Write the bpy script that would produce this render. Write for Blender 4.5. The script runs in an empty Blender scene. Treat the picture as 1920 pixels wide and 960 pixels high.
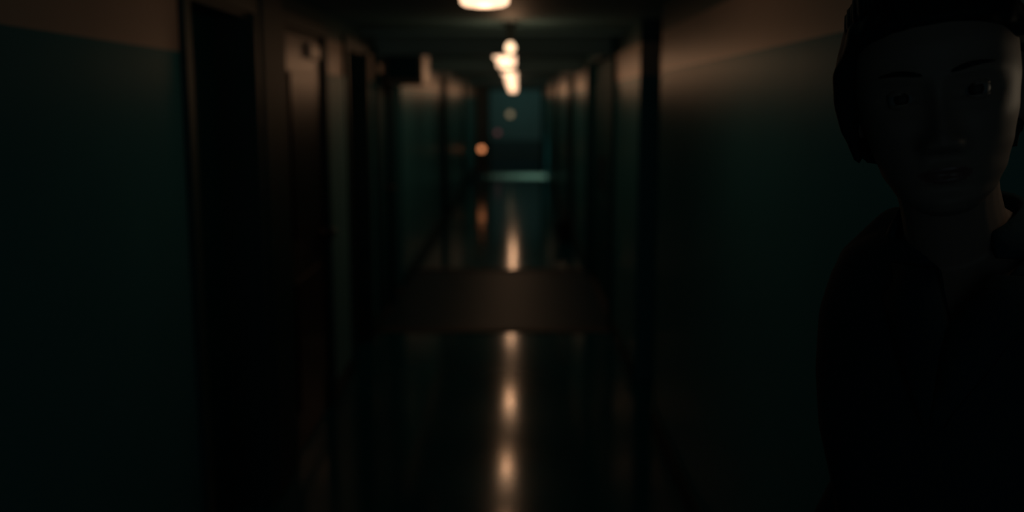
import bpy, bmesh, math, random
from mathutils import Vector, Matrix
random.seed(7)
S = bpy.context.scene
COL = S.collection
PI = math.pi

# ------------------------------------------------------------------ camera, world, exposure
cam_d = bpy.data.cameras.new('camera'); cam = bpy.data.objects.new('camera', cam_d); COL.objects.link(cam)
cam_d.sensor_width = 36.0
cam_d.lens = 36.0*1850/1920
cam.location = (0, 0, 1.70)
cam.rotation_euler = (PI/2-math.atan(286/1850), 0, math.atan(7/1850))
cam_d.clip_start = 0.05
cam_d.dof.use_dof = True
cam_d.dof.focus_distance = 1.08
cam_d.dof.aperture_fstop = 2.6
cam_d.dof.aperture_blades = 0
S.camera = cam

W = bpy.data.worlds.new('world'); S.world = W; W.use_nodes = True
bg = W.node_tree.nodes['Background']
bg.inputs[0].default_value = (0.55, 0.85, 0.95, 1)
bg.inputs[1].default_value = 0.21
S.view_settings.view_transform = 'Standard'
S.view_settings.look = 'None'
S.view_settings.gamma = 1.0
S.view_settings.use_curve_mapping = False
S.view_settings.exposure = 0.0

LAMP_W = 2.1          # watts of every ceiling lamp
COOL_FILL_W = 0.10         # the added cool fill lamp over the woman, out of view
BULB_W = 1.25          # the bare bulb
WARM = (1.0, 0.53, 0.28)
def area(name, loc, rot, sx, sy, w, c):
    l = bpy.data.lights.new(name, 'AREA'); l.shape = 'RECTANGLE'; l.size = sx; l.size_y = sy; l.energy = w; l.color = c
    o = bpy.data.objects.new(name, l); COL.objects.link(o); o.location = loc; o.rotation_euler = rot; return o
# the cool tube light over the landing behind the end doorway
area('landing_tube_light', (0.1, 27.1, 2.33), (math.radians(50), 0, 0), 1.2, 0.10, 2.6, (0.42, 1.0, 0.93))
# and the one in the side passage near the end, spilling across the floor
area('passage_tube_light', (1.9, 23.3, 2.0), (0, math.radians(38), 0), 0.15, 1.2, 4.2, (0.62, 1.0, 0.84)).data.spread = math.radians(36)

# ------------------------------------------------------------------ helpers
def mat(name, col, rough=0.5, spec=0.5, noise=0.0, scale=6.0, bump=0.0, metal=0.0, col2=None, rvar=0.0):
    m = bpy.data.materials.new(name); m.use_nodes = True
    nt = m.node_tree; b = nt.nodes['Principled BSDF']
    b.inputs['Roughness'].default_value = rough
    b.inputs['Specular IOR Level'].default_value = spec
    b.inputs['Metallic'].default_value = metal
    tc = nt.nodes.new('ShaderNodeTexCoord'); nz = nt.nodes.new('ShaderNodeTexNoise')
    nz.inputs['Scale'].default_value = scale; nz.inputs['Detail'].default_value = 5
    nt.links.new(tc.outputs['Object'], nz.inputs['Vector'])
    mx = nt.nodes.new('ShaderNodeMix'); mx.data_type = 'RGBA'
    c2 = col2 or tuple(max(0, c*(1-noise)) for c in col)
    mx.inputs['A'].default_value = (*col, 1); mx.inputs['B'].default_value = (*c2, 1)
    nt.links.new(nz.outputs['Fac'], mx.inputs['Factor'])
    nt.links.new(mx.outputs['Result'], b.inputs['Base Color'])
    if bump:
        bp = nt.nodes.new('ShaderNodeBump'); bp.inputs['Strength'].default_value = bump; bp.inputs['Distance'].default_value = 0.01
        nt.links.new(nz.outputs['Fac'], bp.inputs['Height']); nt.links.new(bp.outputs['Normal'], b.inputs['Normal'])
    if rvar:
        mr = nt.nodes.new('ShaderNodeMapRange'); mr.inputs['To Min'].default_value = rough-rvar; mr.inputs['To Max'].default_value = rough+rvar
        nt.links.new(nz.outputs['Fac'], mr.inputs['Value']); nt.links.new(mr.outputs['Result'], b.inputs['Roughness'])
    return m

def emit(name, col, strength):
    m = bpy.data.materials.new(name); m.use_nodes = True; nt = m.node_tree
    b = nt.nodes['Principled BSDF']
    b.inputs['Base Color'].default_value = (0.10, 0.09, 0.08, 1)
    b.inputs['Roughness'].default_value = 0.4
    b.inputs['Emission Color'].default_value = (*col, 1); b.inputs['Emission Strength'].default_value = strength
    return m

def wall_paint(name):
    """Gloss institutional paint: dark teal dado, a cream frieze up to the door heads, the ceiling colour above."""
    m = bpy.data.materials.new(name); m.use_nodes = True; nt = m.node_tree; b = nt.nodes['Principled BSDF']
    geo = nt.nodes.new('ShaderNodeNewGeometry'); sep = nt.nodes.new('ShaderNodeSeparateXYZ')
    nt.links.new(geo.outputs['Position'], sep.inputs[0])
    gt = nt.nodes.new('ShaderNodeMath'); gt.operation = 'GREATER_THAN'; gt.inputs[1].default_value = 1.86
    nt.links.new(sep.outputs['Z'], gt.inputs[0])
    nz = nt.nodes.new('ShaderNodeTexNoise'); nz.inputs['Scale'].default_value = 2.5; nz.inputs['Detail'].default_value = 6
    nt.links.new(geo.outputs['Position'], nz.inputs['Vector'])
    def mix(a, c, f):
        x = nt.nodes.new('ShaderNodeMix'); x.data_type = 'RGBA'
        for k, v in (('A', a), ('B', c)):
            if isinstance(v, tuple): x.inputs[k].default_value = (*v, 1)
            else: nt.links.new(v, x.inputs[k])
        nt.links.new(f, x.inputs['Factor']); return x.outputs['Result']
    up = mix((0.52, 0.42, 0.36), (0.41, 0.33, 0.285), nz.outputs['Fac'])
    lo = mix((0.060, 0.260, 0.310), (0.046, 0.200, 0.240), nz.outputs['Fac'])
    g2 = nt.nodes.new('ShaderNodeMath'); g2.operation = 'GREATER_THAN'; g2.inputs[1].default_value = 2.055
    nt.links.new(sep.outputs['Z'], g2.inputs[0])
    nt.links.new(mix(mix(lo, up, gt.outputs[0]), (0.07, 0.14, 0.15), g2.outputs[0]), b.inputs['Base Color'])
    b.inputs['Roughness'].default_value = 0.26
    for sock, lo_v, up_v in (('Specular IOR Level', 0.008, 0.026), ('Roughness', 0.34, 0.36)):
        mv = nt.nodes.new('ShaderNodeMix'); mv.inputs['A'].default_value = lo_v; mv.inputs['B'].default_value = up_v
        nt.links.new(gt.outputs[0], mv.inputs['Factor']); nt.links.new(mv.outputs['Result'], b.inputs[sock])
    bp = nt.nodes.new('ShaderNodeBump'); bp.inputs['Strength'].default_value = 0.15; bp.inputs['Distance'].default_value = 0.01
    nt.links.new(nz.outputs['Fac'], bp.inputs['Height']); nt.links.new(bp.outputs['Normal'], b.inputs['Normal'])
    return m

M = {
 'wall': wall_paint('gloss_wall_paint'),
 'ceil': mat('ceiling_paint', (0.15, 0.32, 0.37), 0.6, 0.3, 0.2, 3, 0.1),
 'floor': mat('polished_floor', (0.003, 0.110, 0.150), 0.118, 0.17, 0.35, 3.0, 0.03, rvar=0.02),
 'matte': mat('worn_floor', (0.007, 0.050, 0.078), 0.46, 0.10, 0.3, 5.0, 0.05),
 'pale': mat('lit_floor_paint', (0.20, 0.26, 0.22), 0.35, 0.4, 0.2, 4),  # paler floor colour, stands in for light spilled on the floor
 'strip': mat('threshold_metal', (0.03, 0.03, 0.03), 0.6, 0.3, 0.3, 20),
 'trim': mat('dark_trim_paint', (0.008, 0.070, 0.085), 0.55, 0.10, 0.3, 9),
 'lit_trim': mat('lit_casing_paint', (0.026, 0.075, 0.080), 0.5, 0.18, 0.3, 9),  # lighter copy of the trim paint, light on the casings painted in
 'door': mat('brown_door_varnish', (0.036, 0.024, 0.026), 0.35, 0.10, 0.45, 3.2, 0.03),
 'ddoor': mat('black_green_door_paint', (0.008, 0.085, 0.105), 0.6, 0.06, 0.3, 4),
 'metal': mat('dull_metal', (0.12, 0.11, 0.10), 0.35, 0.5, 0.3, 30, metal=0.9),
 'closer': mat('satin_closer_metal', (0.62, 0.50, 0.42), 0.4, 0.5, 0.1, 30),
 'panel': mat('lit_panel_paint', (0.17, 0.42, 0.47), 0.5, 0.12, 0.15, 4),  # lightened wall colour for the stretch lit by the bulb
 'duct': mat('duct_paint', (0.30, 0.25, 0.20), 0.42, 0.4, 0.3, 6),
 'landing': mat('landing_plaster', (0.30, 0.36, 0.34), 0.6, 0.3, 0.25, 3),
 'dado': mat('landing_dado', (0.11, 0.14, 0.14), 0.5, 0.4, 0.25, 3),
 'diff': emit('lamp_opal_glass', (1.0, 0.62, 0.385), 2.0),
 'bulb': emit('bare_bulb_glass', (1.0, 0.66, 0.40), 2.2),
 'globe': emit('amber_globe_glass', (1.0, 0.34, 0.13), 1.3),
 'cool': emit('cool_fill_glass', (0.42, 1.0, 0.8), 0.25),
 'warm_fill': emit('warm_fill_glass', (1.0, 0.75, 0.5), 0.3),
 'dim_yellow': emit('dim_yellow_glass', (0.8, 0.62, 0.36), 0.35),
 'dim_red': emit('dim_red_glass', (0.8, 0.28, 0.3), 0.12),
 'wood': mat('stool_dark_wood', (0.03, 0.022, 0.018), 0.5, 0.4, 0.4, 14),
 'black': mat('black_plastic', (0.015, 0.015, 0.015), 0.45, 0.4, 0.2, 12),
 'skin': mat('skin', (0.19, 0.135, 0.11), 0.58, 0.22, 0.12, 40, 0.03),
 'lip': mat('lip_skin', (0.13, 0.065, 0.060), 0.38, 0.4, 0.1, 60),
 'hair': mat('dark_brown_hair', (0.010, 0.020, 0.022), 0.75, 0.1, 0.5, 60),
 'coat': mat('black_wool', (0.016, 0.037, 0.044), 0.9, 0.1, 0.4, 180, 0.15),
 'shirt': mat('dark_shirt_cotton', (0.013, 0.015, 0.016), 0.85, 0.15, 0.3, 150, 0.1),
 'pants': mat('black_trouser_cloth', (0.010, 0.010, 0.012), 0.9, 0.1, 0.3, 160, 0.1),
 'shoe': mat('black_shoe_leather', (0.012, 0.011, 0.011), 0.35, 0.4, 0.3, 30),
 'sclera': mat('eye_white', (0.16, 0.155, 0.15), 0.5, 0.25, 0.05, 20),
 'iris': mat('brown_iris', (0.02, 0.012, 0.008), 0.5, 0.2, 0.4, 200),
}

def link(name, bm, m, parent=None, smooth=False, loc=(0, 0, 0)):
    bmesh.ops.recalc_face_normals(bm, faces=bm.faces[:])
    me = bpy.data.meshes.new(name); bm.to_mesh(me); bm.free()
    if m: me.materials.append(m)
    if smooth: me.shade_smooth()
    o = bpy.data.objects.new(name, me); COL.objects.link(o); o.location = loc
    if parent: o.parent = parent
    return o
def struct(o): o['kind'] = 'structure'; return o
def tag(o, label, cat, group=None):
    o['label'] = label; o['category'] = cat
    if group: o['group'] = group
    return o
def empty(name, loc, rz=0):
    o = bpy.data.objects.new(name, None); COL.objects.link(o); o.location = loc; o.rotation_euler = (0, 0, rz); o.empty_display_size = .1
    return o
def box(bm, x0, x1, y0, y1, z0, z1):
    vs = [bm.verts.new((x, y, z)) for x in (x0, x1) for y in (y0, y1) for z in (z0, z1)]
    for f in ((0, 1, 3, 2), (4, 6, 7, 5), (0, 4, 5, 1), (2, 3, 7, 6), (0, 2, 6, 4), (1, 5, 7, 3)):
        bm.faces.new([vs[i] for i in f])
def bbox(bm, x0, x1, y0, y1, z0, z1, r=0.006):
    """bevelled box"""
    t = bmesh.new(); box(t, x0, x1, y0, y1, z0, z1)
    bmesh.ops.bevel(t, geom=t.edges[:], offset=r, segments=2, affect='EDGES', profile=0.6)
    me = bpy.data.meshes.new('tmp'); t.to_mesh(me); t.free(); bm.from_mesh(me); bpy.data.meshes.remove(me)
def lathe(bm, prof, n=32, c=(0, 0, 0)):
    rings = []
    for r, z in prof:
        if r < 1e-6: rings.append([bm.verts.new((c[0], c[1], c[2]+z))])
        else: rings.append([bm.verts.new((c[0]+r*math.cos(2*PI*i/n), c[1]+r*math.sin(2*PI*i/n), c[2]+z)) for i in range(n)])
    for a, b in zip(rings, rings[1:]):
        for i in range(n):
            q = [a[i % len(a)], a[(i+1) % len(a)], b[(i+1) % len(b)], b[i % len(b)]]
            u = []
            for v in q:
                if v not in u: u.append(v)
            if len(u) > 2: bm.faces.new(u)
def loft(bm, rings, cap=True):
    R = [[bm.verts.new(p) for p in r] for r in rings]
    n = len(R[0])
    for a, b in zip(R, R[1:]):
        for i in range(n): bm.faces.new((a[i], a[(i+1) % n], b[(i+1) % n], b[i]))
    if cap:
        for r in (R[0], R[-1]):
            c = bm.verts.new(sum((v.co for v in r), Vector())/n)
            for i in range(n): bm.faces.new((r[i], r[(i+1) % n], c))
def tube(bm, pts, rads, n=14, flat=1.0, up=Vector((0, 1, 0)), dome=True):
    """tapered limb along pts; section may be flattened along 'up'"""
    pts = [Vector(p) for p in pts]; rings = []
    P, Rr = list(pts), list(rads)
    if dome:
        d0 = (pts[0]-pts[1]).normalized(); d1 = (pts[-1]-pts[-2]).normalized()
        P = [pts[0]+d0*rads[0]*.85, pts[0]+d0*rads[0]*.5]+pts+[pts[-1]+d1*rads[-1]*.5, pts[-1]+d1*rads[-1]*.85]
        Rr = [rads[0]*.45, rads[0]*.85]+list(rads)+[rads[-1]*.85, rads[-1]*.45]
    for i, p in enumerate(P):
        t = (P[min(i+1, len(P)-1)]-P[max(i-1, 0)]).normalized()
        u = up-t*up.dot(t)
        if u.length < 1e-3: u = Vector((1, 0, 0))-t*t.x
        u.normalize(); w = t.cross(u)
        rings.append([p+(u*math.cos(2*PI*k/n)*flat+w*math.sin(2*PI*k/n))*Rr[i] for k in range(n)])
    loft(bm, rings)

# ------------------------------------------------------------------ corridor shell
XL, XR, ZC, Y0, YE = -1.05, 0.735, 2.19, -3.0, 26.0
TH = 0.16
bm = bmesh.new(); box(bm, XL-1.6, XR+1.6, Y0, YE+3.4, -0.12, -0.001)
bm2 = bmesh.new(); box(bm2, XL-1.6, XR+1.6, Y0, 7.30, -0.02, 0.0); box(bm2, XL-1.6, XR+1.6, 10.02, YE+3.4, -0.02, 0.0)
floor = struct(link('floor', bm, M['strip']))
link('polished_floor', bm2, M['floor'], floor)
bm = bmesh.new(); box(bm, XL, XR, 7.30, 10.02, -0.02, 0.0)
link('worn_floor_section', bm, M['matte'], floor)
for y in (7.26, 10.02):
    bm = bmesh.new(); bbox(bm, XL+.01, XR-.01, y-.03, y+.09, -0.004, 0.008, .003); link('threshold_strip', bm, M['strip'], floor)
bm = bmesh.new(); box(bm, XL-TH, XR+TH, Y0, YE+TH, ZC, ZC+0.15); struct(link('ceiling', bm, M['ceil']))

def wall(name, xin, xout, ops):
    """wall slab broken by openings (y0, y1, head height)"""
    bm = bmesh.new(); y = Y0
    for a, b, h in ops:
        box(bm, xin, xout, y, a, 0, ZC)
        if h < ZC-.01: box(bm, xin, xout, a, b, h, ZC)
        y = b
    box(bm, xin, xout, y, YE, 0, ZC)
    return struct(link(name, bm, M['wall']))
LOPS = [(3.20, 3.98, 2.05), (4.50, 5.42, 2.05), (6.16, 6.98, 2.05), (7.46, 8.34, 2.05), (8.44, 9.14, ZC), (14.1, 15.0, 2.05), (19.6, 20.5, 2.05)]
ROPS = [(5.08, 5.94, ZC), (7.36, 9.94, ZC), (12.5, 13.4, 2.05), (17.8, 18.7, 2.05), (22.4, 24.2, 2.05)]
wl = wall('wall_left', XL, XL-TH, LOPS); wr = wall('wall_right', XR, XR+TH, ROPS)

# recess behind the two openings that run up to the ceiling
def alcove(name, x0, x1, a, b, m):
    bm = bmesh.new()
    box(bm, x1, x1+math.copysign(.08, x1), a-.08, b+.08, 0, ZC+.1)
    for y in (a-.08, b): box(bm, x0, x1, y, y+.08, 0, ZC+.1)
    box(bm, x0, x1, a, b, ZC, ZC+.1)
    return struct(link(name, bm, m))
alcove('wall_alcove_left', XL-TH, XL-.9, 8.44, 9.14, M['ddoor'])
alcove('wall_alcove_right', XR+TH, XR+1.3, 5.08, 5.94, M['ddoor'])

# lit side passage near the far end
bm = bmesh.new(); x1 = XR+2.2
box(bm, x1, x1+.1, 22.3, 24.3, 0, 2.3); box(bm, XR+TH, x1, 22.3, 22.4, 0, 2.3); box(bm, XR+TH, x1, 24.2, 24.3, 0, 2.3); box(bm, XR+TH, x1, 22.4, 24.2, 2.3, 2.4)
struct(link('wall_passage', bm, M['landing']))
bm = bmesh.new(); box(bm, XR+1.6, x1+.1, 22.3, 24.3, -.12, 0); struct(link('floor_passage', bm, M['floor']))

# baseboards
def base(name, x, s, ops):
    bm = bmesh.new(); y = Y0
    for a, b, h in ops:
        a2, b2 = (a-.07, b+.07) if h < ZC-.01 else (a, b)
        if a2-y > .02: bbox(bm, min(x, x+s*.016), max(x, x+s*.016), y, a2, 0, .11, .004)
        y = b2
    bbox(bm, min(x, x+s*.016), max(x, x+s*.016), y, YE, 0, .11, .004)
    struct(link(name, bm, M['trim']))
base('baseboard_left', XL, 1, LOPS); base('baseboard_right', XR, -1, ROPS)

bm = bmesh.new(); bbox(bm, XL, XL+.03, 4.06, 4.42, 0, ZC-.001, .005); struct(link('trim_11', bm, M['trim']))
bm = bmesh.new(); box(bm, -.72, XR-.001, 22.5, 24.1, -.004, .002); link('lit_floor_section', bm, M['pale'], floor)  # pool of passage light put into the floor as a paler strip
bm = bmesh.new(); bbox(bm, XL-.01, XL+.012, 5.49, 6.09, .11, 1.86, .003); struct(link('trim_12', bm, M['panel']))  # bulb light on this wall stretch painted in as a lighter panel
# doors: casing is the door's own mesh, leaf, panels, knob are its parts
def door(n, x, s, a, b, h, leafm, casem, recess=.05, knob=None, panels=True):
    """s = +1 on the left wall (room towards +x), -1 on the right"""
    bm = bmesh.new(); w, p = .065, .022
    xs = sorted((x, x+s*p))
    bbox(bm, *xs, a-w, a, 0, h+w, .004); bbox(bm, *xs, b, b+w, 0, h+w, .004); bbox(bm, *xs, a, b, h, h+w, .004)
    xr = sorted((x, x-s*TH))
    box(bm, *xr, a, a+.018, 0, h); box(bm, *xr, b-.018, b, 0, h); box(bm, *xr, a+.018, b-.018, h-.018, h)
    d = struct(link('door_%d' % n, bm, casem))
    bm = bmesh.new(); xl = x-s*recess
    bbox(bm, *sorted((xl, xl-s*.045)), a+.02, b-.02, .008, h-.02, .003)
    leaf = link('door_leaf', bm, leafm, d)
    if panels:
        for z0, z1 in ((.2, .85), (1.05, 1.85)):
            bm = bmesh.new(); bbox(bm, *sorted((xl+s*.010, xl-s*.002)), a+.14, b-.14, z0, z1, .005)
            link('door_panel', bm, leafm, leaf)
    if knob:
        bm = bmesh.new()
        lathe(bm, [(0, 0), (.026, 0), (.026, .006), (.011, .010), (.010, .034), (.024, .042), (.029, .054), (.024, .066), (0, .072)], 20)
        bmesh.ops.rotate(bm, verts=bm.verts[:], matrix=Matrix.Rotation(s*PI/2, 3, 'Y'))
        k = link('door_knob', bm, M['metal'], leaf, True, (xl, knob, 1.0))
    return d
door(1, XL, 1, 3.20, 3.98, 2.05, M['ddoor'], M['lit_trim'], .13)
door(2, XL, 1, 4.50, 5.42, 2.05, M['door'], M['trim'], .004, 5.33)
door(3, XL, 1, 6.16, 6.98, 2.05, M['ddoor'], M['lit_trim'], .14, 6.90)
door(4, XL, 1, 7.46, 8.34, 2.05, M['ddoor'], M['trim'], .03, 8.26)
door(6, XL, 1, 14.1, 15.0, 2.05, M['ddoor'], M['trim'], .10, 14.9)
door(7, XL, 1, 19.6, 20.5, 2.05, M['ddoor'], M['trim'], .10, 20.4)
door(8, XR, -1, 12.5, 13.4, 2.05, M['ddoor'], M['trim'], .10, 13.3)
door(9, XR, -1, 17.8, 18.7, 2.05, M['ddoor'], M['trim'], .10, 18.6)
for dn, ya, yb in (('door_2', 5.04, 5.30), ('door_4', 7.50, 7.76)):
    d = bpy.data.objects[dn]; lf = [c for c in d.children if c.name.startswith('door_leaf')][0]
    bm = bmesh.new(); bbox(bm, XL-.03, XL+.020, ya, yb, 1.925, 2.00, .005)
    c = link('door_closer', bm, M['closer'], lf); c['label'] = 'pale metal door closer'
# the tall dark double door on the right
bm = bmesh.new()
for a, b in ((7.36, 7.44), (9.86, 9.94)): bbox(bm, XR-.03, XR+TH, a, b, 0, ZC, .004)
bbox(bm, XR-.03, XR+TH, 7.44, 9.86, 2.07, ZC, .004)
dd = struct(link('door_5', bm, M['ddoor']))
for a, b, kn in ((7.445, 8.645, 8.56), (8.655, 9.855, 8.74)):
    bm = bmesh.new(); bbox(bm, XR+.05, XR+.10, a, b, .008, 2.065, .003); lf = link('door_leaf', bm, M['ddoor'], dd)
    for z0, z1 in ((.2, .85), (1.05, 1.9)):
        bm = bmesh.new(); bbox(bm, XR+.04, XR+.052, a+.15, b-.15, z0, z1, .005); link('door_panel', bm, M['ddoor'], lf)
    bm = bmesh.new(); bbox(bm, XR+.005, XR+.02, kn-.012, kn+.012, .95, 1.25, .004); bbox(bm, XR+.02, XR+.05, kn-.008, kn+.008, .97, .99, .002); bbox(bm, XR+.02, XR+.05, kn-.008, kn+.008, 1.21, 1.23, .002)
    link('pull_handle', bm, M['metal'], lf)

# shallow downstand beams across the ceiling
for i, (y, dz) in enumerate(((6.85, .03), (7.45, .135), (11.2, .14), (18.0, .05), (23.2, .05))):
    bm = bmesh.new(); bbox(bm, XL+.001, XR-.001, y, y+.16, ZC-dz, ZC-.001, .004); struct(link('trim_%d' % (i+1), bm, M['ceil']))

# end wall with its doorway, and the landing beyond
bm = bmesh.new(); DX0, DX1, DH = -.68, .67, 2.06
box(bm, XL-TH, DX0, YE, YE+TH, 0, ZC); box(bm, DX1, XR+TH, YE, YE+TH, 0, ZC); box(bm, DX0, DX1, YE, YE+TH, DH, ZC)
struct(link('wall_end', bm, M['dado']))
bm = bmesh.new()
bbox(bm, DX0-.06, DX0, YE-.025, YE, 0, DH+.06, .004); bbox(bm, DX1, DX1+.06, YE-.025, YE, 0, DH+.06, .004); bbox(bm, DX0, DX1, YE-.025, YE, DH, DH+.06, .004)
struct(link('trim_9', bm, M['trim']))
LY = YE+3.2
bm = bmesh.new(); box(bm, -2.2, 2.0, LY, LY+.12, 0, 2.42); wb = struct(link('wall_back', bm, M['landing']))
bm = bmesh.new(); bbox(bm, -2.2, 2.0, LY-.03, LY, 0, .64, .004); link('dado_panel', bm, M['dado'], wb)
for nm, x0, x1 in (('wall_landing_left', -2.3, -2.2), ('wall_landing_right', 2.0, 2.1)):
    bm = bmesh.new(); box(bm, x0, x1, YE+TH, LY, 0, 2.42); struct(link(nm, bm, M['landing']))
for nm, x0, x1 in (('wall_landing_front_left', -2.2, XL-TH), ('wall_landing_front_right', XR+TH, 2.0)):
    bm = bmesh.new(); box(bm, x0, x1, YE, YE+TH, 0, 2.42); struct(link(nm, bm, M['landing']))
bm = bmesh.new(); box(bm, -2.3, 2.1, YE, LY+.12, 2.42, 2.5); struct(link('ceiling_landing', bm, M['ceil']))
bm = bmesh.new(); box(bm, XL-TH, XR+TH, YE+.02, YE+TH, ZC+.15, 2.42); struct(link('trim_10', bm, M['dado']))

# ------------------------------------------------------------------ things
def bulb_light(loc, w, parent, r=.03, c=WARM):
    l = bpy.data.lights.new('lamp_light', 'POINT'); l.energy = w; l.color = c; l.shadow_soft_size = r
    o = bpy.data.objects.new('lamp_light', l); COL.objects.link(o); o.location = loc; o.parent = parent
drums = [(-.095, 3.08), (-.092, 8.15), (-.092, 9.75), (-.074, 12.0), (-.074, 15.8), (-.072, 18.7), (-.070, 21.5), (-.068, 24.3)]
words = ['nearest and largest drum lamp on the ceiling, cut by the top edge of the photo',
 'second drum lamp on the dark ceiling, just beyond the bare bulb', 'third drum lamp along the dark ceiling of the corridor',
 'fourth drum lamp along the dark ceiling of the corridor', 'fifth drum lamp along the dark ceiling of the corridor',
 'sixth drum lamp along the dark ceiling of the corridor', 'seventh drum lamp along the ceiling, last but one',
 'last and smallest drum lamp on the ceiling, right before the end doorway']
for (x, y), lab in zip(drums, words):
    zd = .06 if y < 4 else .0045*(y-8)      # some hang a little lower on their base plate
    t = tag(empty('ceiling_lamp', (x, y, ZC)), lab if y < 4 else 'lit '+lab, 'lamp', 'drum lamps along the corridor ceiling')
    bm = bmesh.new(); lathe(bm, [(0, 0), (.05, 0), (.05, -zd-.006), (.080, -zd-.008), (.080, -zd-.018), (0, -zd-.018)], 40); link('base', bm, M['metal'], t, False)
    bm = bmesh.new(); lathe(bm, [(0, -.018), (.086, -.018), (.089, -.024), (.087, -.118), (.085, -.130), (.072, -.137), (.04, -.141), (0, -.142)], 40, (0, 0, -zd))
    link('glass_shade', bm, M['diff'], t, True)
    bulb_light((0, 0, -.175-zd), LAMP_W*(.30 if y < 4 else 1), t)
    if y < 4: t.scale = (.86, .86, 1)
t = tag(empty('bulb_lamp', (-.034, 6.2, ZC)), 'small bare glowing bulb in a short holder on the ceiling', 'lamp')
bm = bmesh.new(); lathe(bm, [(0, 0), (.05, 0), (.05, -.012), (.022, -.02), (.020, -.118), (0, -.118)], 24); link('bulb_holder', bm, M['duct'], t)
bm = bmesh.new(); lathe(bm, [(.014, -.115), (.016, -.122), (.028, -.138), (.032, -.152), (.027, -.169), (.014, -.180), (0, -.182)], 24); link('bulb', bm, M['bulb'], t, True)
bulb_light((0, 0, -.225), BULB_W, t, .025)

t = tag(empty('fill_ceiling_light', (.05, 1.75, ZC)), 'added cool fill light on the ceiling above the woman', 'light')  # added out of view to fill the near walls with cool light
bm = bmesh.new(); lathe(bm, [(0, 0), (.13, 0), (.13, -.03), (.12, -.035), (0, -.035)], 36); link('base', bm, M['metal'], t)
bm = bmesh.new(); lathe(bm, [(0, -.035), (.118, -.035), (.11, -.055), (.07, -.068), (0, -.072)], 36); link('glass_shade', bm, M['cool'], t, True)
bulb_light((0, 0, -.11), COOL_FILL_W, t, .06, (.42, 1.0, .80))

t = tag(empty('cheek_fill_lamp', (XR, 1.03, 1.72)), 'added dim fill lamp on the right wall beside the woman', 'lamp')  # added out of view to put a lit edge on her cheek
bm = bmesh.new(); bbox(bm, -.02, -.001, -.04, .04, -.06, .06, .004); link('back_plate', bm, M['metal'], t)
bm = bmesh.new(); lathe(bm, [(0, -.05), (.022, -.05), (.026, -.03), (.026, .03), (.022, .05), (0, .05)], 24, (-.045, 0, 0)); link('glass_shade', bm, M['warm_fill'], t, True)
bulb_light((-.085, 0, 0), .085, t, .02, (1.0, .80, .55))

# boxed duct under the ceiling on the left
t = tag(empty('duct_box', (-.895, 7.98, ZC)), 'boxed duct hanging in the upper corner of the left wall', 'duct')
bm = bmesh.new(); bbox(bm, -.154, .155, 0, .62, -.34, -.001, .006); link('casing', bm, M['duct'], t)
bm = bmesh.new(); bbox(bm, -.13, .13, -.012, .002, -.30, -.05, .004)
g = link('access_panel', bm, M['trim'], t)

# amber globe lamp on a low stool at the far end
sx, sy = -.735, 21.3
t = tag(empty('low_stool', (sx, sy, 0)), 'low dark wooden stool under the amber lamp at the far left wall', 'stool')
bm = bmesh.new(); bbox(bm, -.2, .2, -.17, .17, .25, .285, .008); link('seat', bm, M['wood'], t)
for i in (-1, 1):
    for j in (-1, 1):
        bm = bmesh.new(); bbox(bm, i*.165-.018, i*.165+.018, j*.135-.018, j*.135+.018, 0, .25, .004); link('leg', bm, M['wood'], t)
    bm = bmesh.new(); bbox(bm, i*.165-.01, i*.165+.01, -.117, .117, .09, .115, .003); link('stretcher', bm, M['wood'], t)
t = tag(empty('table_lamp', (sx, sy, .285)), 'small amber globe lamp glowing on the low dark stool', 'lamp')
bm = bmesh.new(); lathe(bm, [(0, 0), (.07, 0), (.07, .012), (.05, .022), (.014, .035), (.011, .12), (.016, .2), (.011, .3), (.018, .37), (.03, .39), (0, .39)], 24); link('base', bm, M['black'], t, True)
bm = bmesh.new(); lathe(bm, [(0, .39)]+[(.062*math.sin(PI*k/14), .445-.062*math.cos(PI*k/14)) for k in range(2, 14)]+[(0, .507)], 28); link('globe', bm, M['globe'], t, True)
bulb_light((0, -.09, .445), .03, t, .03, (1, .33, .1))

# dim round lights on the landing wall
t = tag(empty('wall_light', (-.165, LY, 1.385)), 'dim yellow round light on the wall seen through the end doorway', 'light')
def disc(bm, prof):
    lathe(bm, prof, 28); bmesh.ops.rotate(bm, verts=bm.verts[:], matrix=Matrix.Rotation(PI/2, 3, 'X'))
bm = bmesh.new(); disc(bm, [(0, 0), (.10, 0), (.10, .02), (.085, .03), (0, .03)]); link('ring', bm, M['metal'], t)
bm = bmesh.new(); disc(bm, [(0, .03), (.082, .03), (.07, .05), (.04, .062), (0, .066)]); link('glass', bm, M['dim_yellow'], t, True)
t = tag(empty('signal_light', (-.53, LY, .855)), 'dim reddish signal light low on the wall seen through the end doorway', 'light')
bm = bmesh.new(); disc(bm, [(0, 0), (.09, 0), (.09, .02), (.075, .03), (0, .03)]); link('ring', bm, M['black'], t)
bm = bmesh.new(); disc(bm, [(0, .03), (.072, .03), (.06, .05), (.03, .06), (0, .063)]); link('glass', bm, M['dim_red'], t, True)
# the tube light fitting over the landing
t = tag(empty('tube_light', (.1, 27.02, 2.42)), 'cool tube light over the landing behind the end doorway', 'light')
bm = bmesh.new(); bbox(bm, -.55, .55, -.06, .06, -.05, 0, .005); link('housing', bm, M['metal'], t)

# small dark bin by the right wall
t = tag(empty('waste_bin', (.60, 12.15, 0)), 'small dark waste bin against the right wall far down', 'bin')
bm = bmesh.new(); lathe(bm, [(0, 0), (.075, 0), (.095, .24), (.10, .25), (.09, .25), (.072, .02), (0, .02)], 24); link('bucket', bm, M['black'], t)

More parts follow.
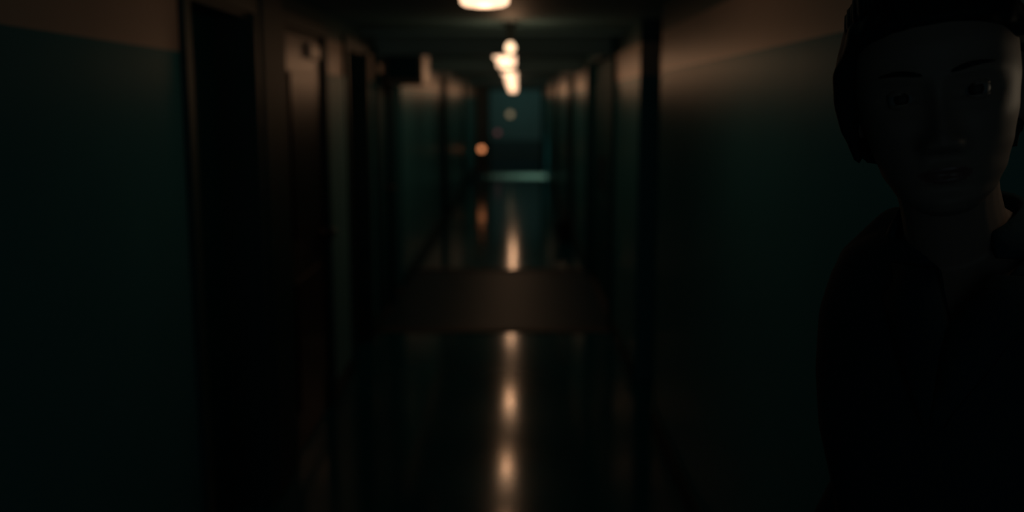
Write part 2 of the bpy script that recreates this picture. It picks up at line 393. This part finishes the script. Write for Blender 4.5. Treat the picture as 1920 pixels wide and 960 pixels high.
# ------------------------------------------------------------------ person
def lerp_prof(P, z):
    if z <= P[0][0]: return P[0][1]
    for (a, va), (b, vb) in zip(P, P[1:]):
        if z <= b:
            t = (z-a)/(b-a); t = t*t*(3-2*t)*.5+t*.5
            return va+(vb-va)*t
    return P[-1][1]
FRONT = [(-.121, .035), (-.117, .056), (-.110, .072), (-.100, .079), (-.088, .079), (-.072, .083), (-.055, .084), (-.03, .084), (-.005, .083), (.018, .090), (.045, .090), (.07, .082), (.092, .062), (.108, .034), (.117, .002)]
BACK = [(-.121, .005), (-.110, -.010), (-.09, -.045), (-.06, -.078), (-.03, -.098), (0, -.108), (.03, -.110), (.07, -.098), (.095, -.074), (.108, -.045), (.117, -.002)]
WID = [(-.121, .014), (-.116, .024), (-.108, .034), (-.095, .046), (-.075, .056), (-.05, .0635), (-.02, .070), (.01, .0735), (.04, .0735), (.07, .066), (.092, .051), (.108, .029), (.117, .002)]
def gs(d, s): return math.exp(-.5*(d/s)**2)
def head_mesh(bm):
    """face towards +Y, x to the person's left (+X) / right (-X), eyes at z = 0"""
    NZ, NA = 150, 170
    rings = []
    for i in range(NZ+1):
        z = -.121+.238*(.5-.5*math.cos(PI*(i/NZ))*.55-.5*(1-2*i/NZ)*.45)
        f, b, w = lerp_prof(FRONT, z), lerp_prof(BACK, z), max(.003, lerp_prof(WID, z))
        cy = .5*(f+b)*.35
        ring = []
        for k in range(NA):
            a = 2*PI*k/NA
            # more points on the face
            a = a-.55*math.sin(a)*1.0
            sx, cyy = math.sin(a), math.cos(a)
            n = 2.25
            x = w*math.copysign(abs(sx)**(2/n), sx)
            y = cy+(f-cy if cyy > 0 else cy-b)*math.copysign(abs(cyy)**(2/n), cyy)
            zz = z
            if cyy > 0:
                ax = abs(x); d = 0
                # nose
                if -.060 < z < .022:
                    h = lerp_prof([(-.060, 0), (-.055, .004), (-.051, .016), (-.045, .0245), (-.038, .0235), (-.025, .0165), (-.010, .0085), (.004, .0045), (.022, 0)], z)
                    sg = lerp_prof([(-.060, .012), (-.045, .0095), (-.03, .0075), (-.01, .0062), (.02, .008)], z)
                    d += h*gs(x, sg)
                d += .0085*gs(ax-.0135, .0048)*gs(z+.0455, .0058)
                d -= .004*gs(ax-.0065, .0030)*gs(z+.0545, .0030)
                # eye sockets, brow, lids
                d -= .0105*gs(ax-.031, .0135)*gs(z-.001, .0095)
                d -= .0035*gs(ax-.013, .006)*gs(z-.004, .008)
                d += .0042*gs(ax-.030, .017)*gs(z-.0185, .0052)
                d += .0052*gs(ax-.031, .0125)*gs(z-.0060, .0026)
                d += .0040*gs(ax-.031, .0115)*gs(z+.0074, .0026)
                # cheek bones, hollows
                d += .0045*gs(ax-.046, .013)*gs(z+.024, .012)
                d -= .0030*gs(ax-.045, .012)*gs(z+.062, .014)
                d -= .0018*gs(ax-.024, .005)*gs(z+.058, .010)
                # lips
                d += .0052*gs(x, .0165)*gs(z+.0695, .0040)-.0012*gs(x, .003)*gs(z+.064, .004)
                d += .0064*gs(x, .0145)*gs(z+.0795, .0042)
                d -= .0060*gs(x, .0195)*gs(z+.0745, .0020)
                d -= .0030*gs(x, .012)*gs(z+.0885, .0040)
                d += .0048*gs(x, .014)*gs(z+.104, .0095)
                y += d
            ring.append((x, y, zz))
        rings.append(ring)
    loft(bm, rings)
def ear_mesh(bm, s):
    n, m = 26, 12
    rings = []
    for i in range(n):
        t = 2*PI*i/n
        oz, oy = .031*math.cos(t), .018*math.sin(t)+.004*math.cos(t)
        if math.cos(t) < 0: oy *= .78
        r = .0052+.0010*math.cos(t)
        rings.append([(s*(.0765+.010*max(0, -math.sin(t))+r*math.cos(2*PI*k/m)), -.014+oy*(1+.22*math.sin(2*PI*k/m)), -.010+oz*(1+.16*math.sin(2*PI*k/m))) for k in range(m)])
    R = [[bm.verts.new(p) for p in r] for r in rings]
    for i in range(n):
        for k in range(m):
            bm.faces.new((R[i][k], R[(i+1) % n][k], R[(i+1) % n][(k+1) % m], R[i][(k+1) % m]))
    # concha plate
    lo = [[(s*(x), -.014+.016*math.cos(2*PI*k/20)*q, -.010+.028*math.sin(2*PI*k/20)*q) for k in range(20)] for x, q in ((.064, .7), (.070, 1.0), (.0765, .9), (.0745, .4))]
    loft(bm, lo)

def remesh(o, vox, sm=0, fac=.5):
    m = o.modifiers.new('r', 'REMESH'); m.mode = 'VOXEL'; m.voxel_size = vox; m.use_smooth_shade = True
    if sm:
        q = o.modifiers.new('s', 'SMOOTH'); q.iterations = sm; q.factor = fac
    dg = bpy.context.evaluated_depsgraph_get(); dg.update()
    me = bpy.data.meshes.new_from_object(o.evaluated_get(dg))
    mats = list(o.data.materials); old = o.data; o.modifiers.clear(); o.data = me
    me.materials.clear()
    for q in mats: me.materials.append(q)
    me.shade_smooth(); bpy.data.meshes.remove(old)

PX, PY, RZ = .545, 1.12, math.radians(180-50)    # feet; body front is local +Y
person = tag(empty('person', (PX, PY, 0), RZ), 'woman with dark hair tied back, in a black collared jacket, standing by the right wall', 'person')
Rw = Matrix.Rotation(RZ, 3, 'Z'); Rinv = Rw.inverted()
def loc(p): return Rinv @ (Vector(p)-Vector((PX, PY, 0)))
# head frame in world: eye centre, looks at the camera, rolled with the lean of the body
EYE = Vector((.428, 1.02, 1.712))      # centre of head at eye level
look = Vector((0.03, 0, 1.66))-EYE; look.normalize()
YA = look; ZA = Vector((-.16, 0, 1)); ZA = (ZA-YA*ZA.dot(YA)).normalized(); XA = YA.cross(ZA)
HM = Matrix((XA*1.07, YA, ZA*1.02)).transposed()
def hp(p): return loc(EYE+HM @ Vector(p))
def head_to_local(bm):
    for v in bm.verts: v.co = hp(v.co)

# torso axis leans: points in person local space, from hips up
hips = Vector((0.0, 0.0, .93)); neckb = loc((.508, 1.125, 1.55)); 
def axis(z):
    t = (z-.93)/(neckb.z-.93); return hips+(neckb-hips)*t
def torso_ring(z, w, d, n=40, dy=0, e=2.3):
    z = .93+(z-.93)*1.155; c = axis(z); r = []
    for k in range(n):
        a = 2*PI*k/n; s, q = math.sin(a), math.cos(a)
        r.append((c.x+w*math.copysign(abs(s)**(2/e), s), c.y+dy+d*math.copysign(abs(q)**(2/e), q), z))
    return r
TOR = [(.86, .148, .102, 0), (.93, .150, .106, 0), (1.02, .134, .096, 0), (1.10, .120, .088, 0), (1.18, .118, .100, .004), (1.26, .130, .112, .012), (1.32, .134, .112, .012), (1.38, .138, .098, .004), (1.42, .130, .080, -.004), (1.445, .115, .066, -.008), (1.465, .075, .056, -.006)]
def torso(bm, off=0.0, z0=0, z1=9):
    rg = [torso_ring(z, w+off, d+off, dy=dy) for z, w, d, dy in TOR if z0 <= z <= z1]
    loft(bm, rg)
SH = .112
def sh(s): c = axis(1.465); return Vector((c.x+s*SH, c.y-.012, 1.466))
ARMS = {}
for s in (-1, 1):
    a = sh(s); e = a+Vector((s*.030, -.075, -.275)); w = e+Vector((s*.052, .085, -.225)); h = w+Vector((0, .015, -.078))
    ARMS[s] = (a, e, w, h)
def arm(bm, s, off=0.0, hand=True, upto=1.0):
    a, e, w, h = ARMS[s]
    P = [a, a.lerp(e, .25), a.lerp(e, .6), e, e.lerp(w, .3), e.lerp(w, .7), w]
    R = [.046, .043, .040, .037, .038, .030, .0245]
    P2 = [a.lerp(e, 0)]+P[1:]
    tube(bm, P2, [r+off for r in R], 16)
def hand(bm, s):
    a, e, w, h = ARMS[s]
    d = (h-w).normalized(); fwd = Vector((0, 1, 0)); fwd = (fwd-d*fwd.dot(d)).normalized(); inn = Vector((-s, 0, 0)); inn = (inn-d*inn.dot(d)-fwd*inn.dot(fwd)).normalized()
    tube(bm, [w, w+d*.03, w+d*.06, w+d*.085], [.024, .033, .038, .037], 14, flat=.42, up=inn)
    for i, (o, L) in enumerate(((.027, .070), (.009, .080), (-.009, .074), (-.026, .058))):
        b = w+d*.083+fwd*o
        p1 = b+d*L*.45+inn*.010; p2 = p1+d*L*.30+inn*.016; p3 = p2+d*L*.16+inn*.017
        tube(bm, [b-d*.02, b, p1, p2, p3], [.0085, .0092, .0088, .0080, .0068], 10)
    b = w+d*.028+fwd*.026
    tube(bm, [b-fwd*.01, b+fwd*.016+d*.02+inn*.008, b+fwd*.026+d*.045+inn*.016, b+fwd*.026+d*.066+inn*.022], [.012, .0115, .0098, .008], 10)
LEGS = {s: (Vector((s*.085, 0, .90)), Vector((s*.095, .012, .50)), Vector((s*.10, -.015, .09))) for s in (-1, 1)}
def leg(bm, s, off=0.0):
    a, k, f = LEGS[s]
    tube(bm, [a, a.lerp(k, .3), a.lerp(k, .7), k, k.lerp(f, .3), k.lerp(f, .7), f], [r+off for r in (.088, .080, .064, .054, .055, .042, .036)], 18)

# --- body: one continuous skin
bm = bmesh.new()
torso(bm)
for s in (-1, 1):
    arm(bm, s); hand(bm, s); leg(bm, s)
    f = LEGS[s][2]; tube(bm, [f+Vector((0, -.03, -.045)), f+Vector((0, .05, -.05)), f+Vector((0, .13, -.065))], [.035, .036, .024], 12, flat=.8, up=Vector((0, 0, 1)))
cb = neckb+Vector((0, -.012, -.03)); ch = hp((0, -.028, -.075))
tube(bm, [cb, cb.lerp(ch, .35), cb.lerp(ch, .7), ch, hp((0, -.03, -.03))], [.062, .054, .051, .053, .05], 24)
# trapezius slopes
for s in (-1, 1): tube(bm, [cb.lerp(ch, .35)+Vector((s*.02, -.012, 0)), cb+Vector((s*.07, -.012, .012)), sh(s)+Vector((0, 0, .02))], [.034, .036, .040], 14)
t = bmesh.new(); head_mesh(t)
for s in (-1, 1): ear_mesh(t, s)
head_to_local(t); me = bpy.data.meshes.new('t'); t.to_mesh(me); t.free(); bm.from_mesh(me); bpy.data.meshes.remove(me)
body = link('body', bm, M['skin'], person, True); body.data.materials.append(M['lip'])
remesh(body, .0026, 2, .4)
HI = HM.inverted()
def to_head(v): return HI @ (Rw @ v+Vector((PX, PY, 0))-EYE)
for p in body.data.polygons:
    c = p.center
    if c.z > 1.5:
        q = to_head(c)
        if q.y > .07 and (q.x/.0225)**2+((q.z+.0748)/.0078)**2 < 1: p.material_index = 1
# --- eyes, brows
for s in (-1, 1):
    bm = bmesh.new(); bmesh.ops.create_uvsphere(bm, u_segments=24, v_segments=18, radius=.0118)
    for v in bm.verts: v.co = hp(v.co+Vector((s*.031, .0675, .0005)))
    eye = link('eye', bm, M['sclera'], person, True); eye['label'] = 'dark eye'
    bm = bmesh.new(); bmesh.ops.create_uvsphere(bm, u_segments=20, v_segments=12, radius=.0066)
    for v in bm.verts: v.co = hp(Vector((v.co.x, v.co.y*.35, v.co.z))+Vector((s*.0305, .0778, .0005)))
    link('iris', bm, M['iris'], eye, True)
    for up, e0, e1 in ((1, 17, 88), (-1, 24, 88)):
        bm = bmesh.new(); rg = []
        for rr in (.0122, .0129):
            for i in range(8):
                e = math.radians(e0+(e1-e0)*(i if rr == .0122 else 7-i)/7)*up
                rg.append([hp((s*.031+rr*math.cos(e)*math.sin(q), .0675+rr*math.cos(e)*math.cos(q), .0005+rr*math.sin(e))) for q in [-1.5+3.0*k/16 for k in range(17)]])
        R = [[bm.verts.new(p) for p in x] for x in rg]
        for a, b in zip(R, R[1:]+R[:1]):
            for k in range(16): bm.faces.new((a[k], a[k+1], b[k+1], b[k]))
        link('eyelid', bm, M['skin'], person, True)
    bm = bmesh.new()
    pts = [(s*(.013+.034*k/6), 0, .0200+.0042*math.sin(PI*min(1, k/6*1.05)*.72)) for k in range(7)]
    P = []
    for x, _, z in pts:
        f = lerp_prof(FRONT, z); w = lerp_prof(WID, z); y0 = .5*(f+lerp_prof(BACK, z))*.35
        yy = y0+(f-y0)*max(0, 1-(abs(x)/w)**2.25)**(1/2.25)+.0042*gs(abs(x)-.030, .017)*gs(z-.0185, .0052)
        P.append(hp((x, yy-.0002, z)))
    tube(bm, P, [.0014, .0024, .0027, .0026, .0022, .0017, .0009], 10); link('eyebrow', bm, M['hair'], person, True)
# --- hair: cap swept back with side lengths, bun at the nape
bm = bmesh.new()
NZ, NA = 46, 72
rings = []
for i in range(NZ+1):
    z = -.070+.205*i/NZ
    zc = min(z, .1168) if z < .1 else .1+(.0168)*(z-.1)/.035
    f, b, w = lerp_prof(FRONT, zc), lerp_prof(BACK, zc), max(.002, lerp_prof(WID, zc))
    cy = .5*(f+b)*.35; ring = []
    for k in range(NA):
        a = 2*PI*k/NA; sx, c = math.sin(a), math.cos(a)
        # front limit of the hair: hairline at the forehead, side line before the ear
        x = (w+.013)*math.copysign(abs(sx)**(2/2.25), sx)
        fy = f+.013 if z > .079 else None
        y = cy+((f+.012-cy) if c > 0 else (cy-b+.016))*math.copysign(abs(c)**(2/2.25), c)
        if z < .064:
            lim = lerp_prof([(-.07, -.035), (-.03, -.012), (0, .008), (.03, .026), (.05, .048), (.064, .082)], z)
            if x < 0 and z < .04: lim = min(lim, -.040)
            if y > lim:
                y = lim; ww = abs(x)
        strand = .0016*math.sin(x*420+z*60)+.0012*math.sin(a*23+z*30)
        ring.append((x*(1+strand*6), y+strand, z))
    rings.append(ring)
loft(bm, rings)
# locks in front of the ears and loose side strands (person's right shows fuller)
for s in (1,):
    for j in range(5):
        o = .004*j
        tube(bm, [(s*(.060+.002*j), .045-o*2, .062), (s*(.0795), .030-o*3, .030), (s*(.082), .012-o*3.5, .000), (s*(.081-.001*j), -.004-o*2.5, -.028), (s*.077, -.012-o*2, -.048-.006*((j*2) % 3))], [.009, .011, .011, .009, .005], 10)
bn = [(0, -.118, -.02), (0, -.135, -.03), (0, -.15, -.045)]
t = bmesh.new(); bmesh.ops.create_uvsphere(t, u_segments=28, v_segments=18, radius=.042)
for v in t.verts: v.co = Vector((v.co.x*1.1, v.co.y*.8-.128, v.co.z-.02+.002*math.sin(v.co.x*300)))
me = bpy.data.meshes.new('t'); t.to_mesh(me); t.free(); bm.from_mesh(me); bpy.data.meshes.remove(me)
head_to_local(bm)
hair = link('hair', bm, M['hair'], person, True); remesh(hair, .004, 3, .5)
# swept-back strands over the cap
bm = bmesh.new(); rs = random.Random(3)
for i in range(46):
    u = -.80+1.60*i/45; sc = math.sqrt(1-u*u); P = []; j = rs.uniform(-.01, .01)
    for k in range(12):
        th = math.radians(30+8*abs(u)+(158-8*abs(u))*k/11)
        uu = u*(1-.75*max(0, (k-5)/6)**1.5)
        P.append(hp(((.0885+j*.2)*uu, -.012+.114*math.cos(th)*max(sc, .35), .016+(.119+j*.15)*math.sin(th)*max(sc, .3))))
    tube(bm, P, [.0015]+[.0052]*10+[.003], 6)
st = link('hair_strands', bm, M['hair'], hair, True); st['kind'] = 'stuff'
# --- jacket
APEX = 1.465; VX = -.045
bm = bmesh.new()
torso(bm, .020, .93)
for s in (-1, 1):
    arm(bm, s, .013)
    tube(bm, [cb.lerp(ch, .25)+Vector((s*.03, -.012, 0)), cb+Vector((s*.075, -.012, .016)), sh(s)+Vector((0, 0, .022))], [.040, .045, .052], 16)
    h = hips+Vector((0, 0, -.1)); 
loft(bm, [torso_ring(.80, .168, .130), torso_ring(.86, .168, .128), torso_ring(.95, .166, .124)])
jacket = link('jacket', bm, M['coat'], person, True); remesh(jacket, .006, 6, .5)
def vhalf(z): return max(0.0, (z-APEX)*.5)
for v in jacket.data.vertices:
    c = axis(v.co.z); x = v.co.x-c.x-VX; y = v.co.y-c.y
    if v.co.z > APEX-.02 and y > 0.0 and abs(x) < vhalf(v.co.z)+.012:
        k = min(1, max(0, (vhalf(v.co.z)+.012-abs(x))/.012)); v.co.y -= .045*k
    elif v.co.z > 1.44 and abs(x) < .050 and y > -.09:
        v.co.y -= .0
# lapels and collar
def surf_y(x, z):
    P = [(.93+(a[0]-.93)*1.155, a[1:]) for a in TOR]
    for (za, A), (zb, B) in zip(P, P[1:]):
        if za <= z <= zb:
            t = (z-za)/(zb-za); w, d, dy = [A[i]+(B[i]-A[i])*t for i in range(3)]
            w += .020; d += .020
            return dy+d*max(.02, 1-(min(abs(x), w*.98)/w)**2.3)**(1/2.3)
    w, d, dy = P[-1][1]; return dy+d
for s in (-1, 1):
    bm = bmesh.new(); rg = []
    for i in range(15):
        z = APEX-.10+.245*i/14
        if z > 1.53: break
        c = axis(z)+Vector((VX, 0, 0)); xi = s*max(.0, vhalf(z)) if z > APEX else s*-.004
        wd = .014+.052*math.sin(PI*min(1, max(0, (z-APEX+.10)/.22))**1.2) if z < 1.50 else .05
        r = []
        for (q, th) in ((0, .004), (.5, .010), (1, .004), (1, -.004), (.5, -.003), (0, -.006)):
            x = xi+s*wd*q
            r.append((c.x+x, c.y+surf_y(x+VX, z)+th+.004, z))
        rg.append(r)
    loft(bm, rg); link('lapel', bm, M['coat'], jacket, True)
bm = bmesh.new(); rg = []
for i in range(25):
    a = -2.1+4.2*i/24           # around the back of the neck
    c = cb.lerp(ch, .30); zz = .012*math.cos(a)
    def cp(r, h): 
        d = Vector((math.sin(a), -math.cos(a)*1.0, 0))
        return c+d*r+Vector((0, .0, h+zz))
    tp = min(1, (2.15-abs(a))/.8)
    def cp(r, h, cp0=cp): return cp0(.062+(r-.062)*(.35+.65*tp), h*(.45+.55*tp))
    rg.append([cp(.062, .030), cp(.067, .034), cp(.080, .010), cp(.092, -.020), cp(.086, -.024), cp(.066, -.005)])
loft(bm, rg); link('collar', bm, M['coat'], jacket, True)
for k in range(3):
    bm = bmesh.new(); z = 1.20-.11*k; c = axis(z)
    lathe(bm, [(0, .006), (.009, .006), (.011, .003), (.011, 0), (0, 0)], 16)
    bmesh.ops.rotate(bm, verts=bm.verts[:], matrix=Matrix.Rotation(-PI/2, 3, 'X'))
    link('button', bm, M['black'], jacket, False, (c.x+.012, c.y+surf_y(.012, z)+.002, z))
# --- trousers, shoes
bm = bmesh.new()
loft(bm, [torso_ring(.78, .150, .112), torso_ring(.86, .155, .114), torso_ring(.93, .154, .114), torso_ring(1.0, .140, .106)])
for s in (-1, 1): leg(bm, s, .014)
tr = link('trousers', bm, M['pants'], person, True); remesh(tr, .008, 5, .5)
for s in (-1, 1):
    f = LEGS[s][2]; bm = bmesh.new()
    rg = []
    for y, w, h in ((-.075, .018, .05), (-.068, .032, .085), (-.03, .038, .105), (.02, .038, .090), (.07, .044, .066), (.12, .046, .052), (.16, .036, .042), (.178, .016, .030)):
        rg.append([(f.x+w*math.cos(q), f.y+y, max(0.004, .5*h+.5*h*math.sin(q)*1.0)) for q in [2*PI*k/16 for k in range(16)]])
    loft(bm, rg); sh_o = link('shoe', bm, M['shoe'], person, True)
    bm = bmesh.new(); loft(bm, [[(f.x+w*1.06*math.cos(q), f.y+.05+.13*math.sin(q), z) for q in [2*PI*k/24 for k in range(24)]] for z, w in ((0, .042), (.012, .044))]); link('sole', bm, M['black'], sh_o)
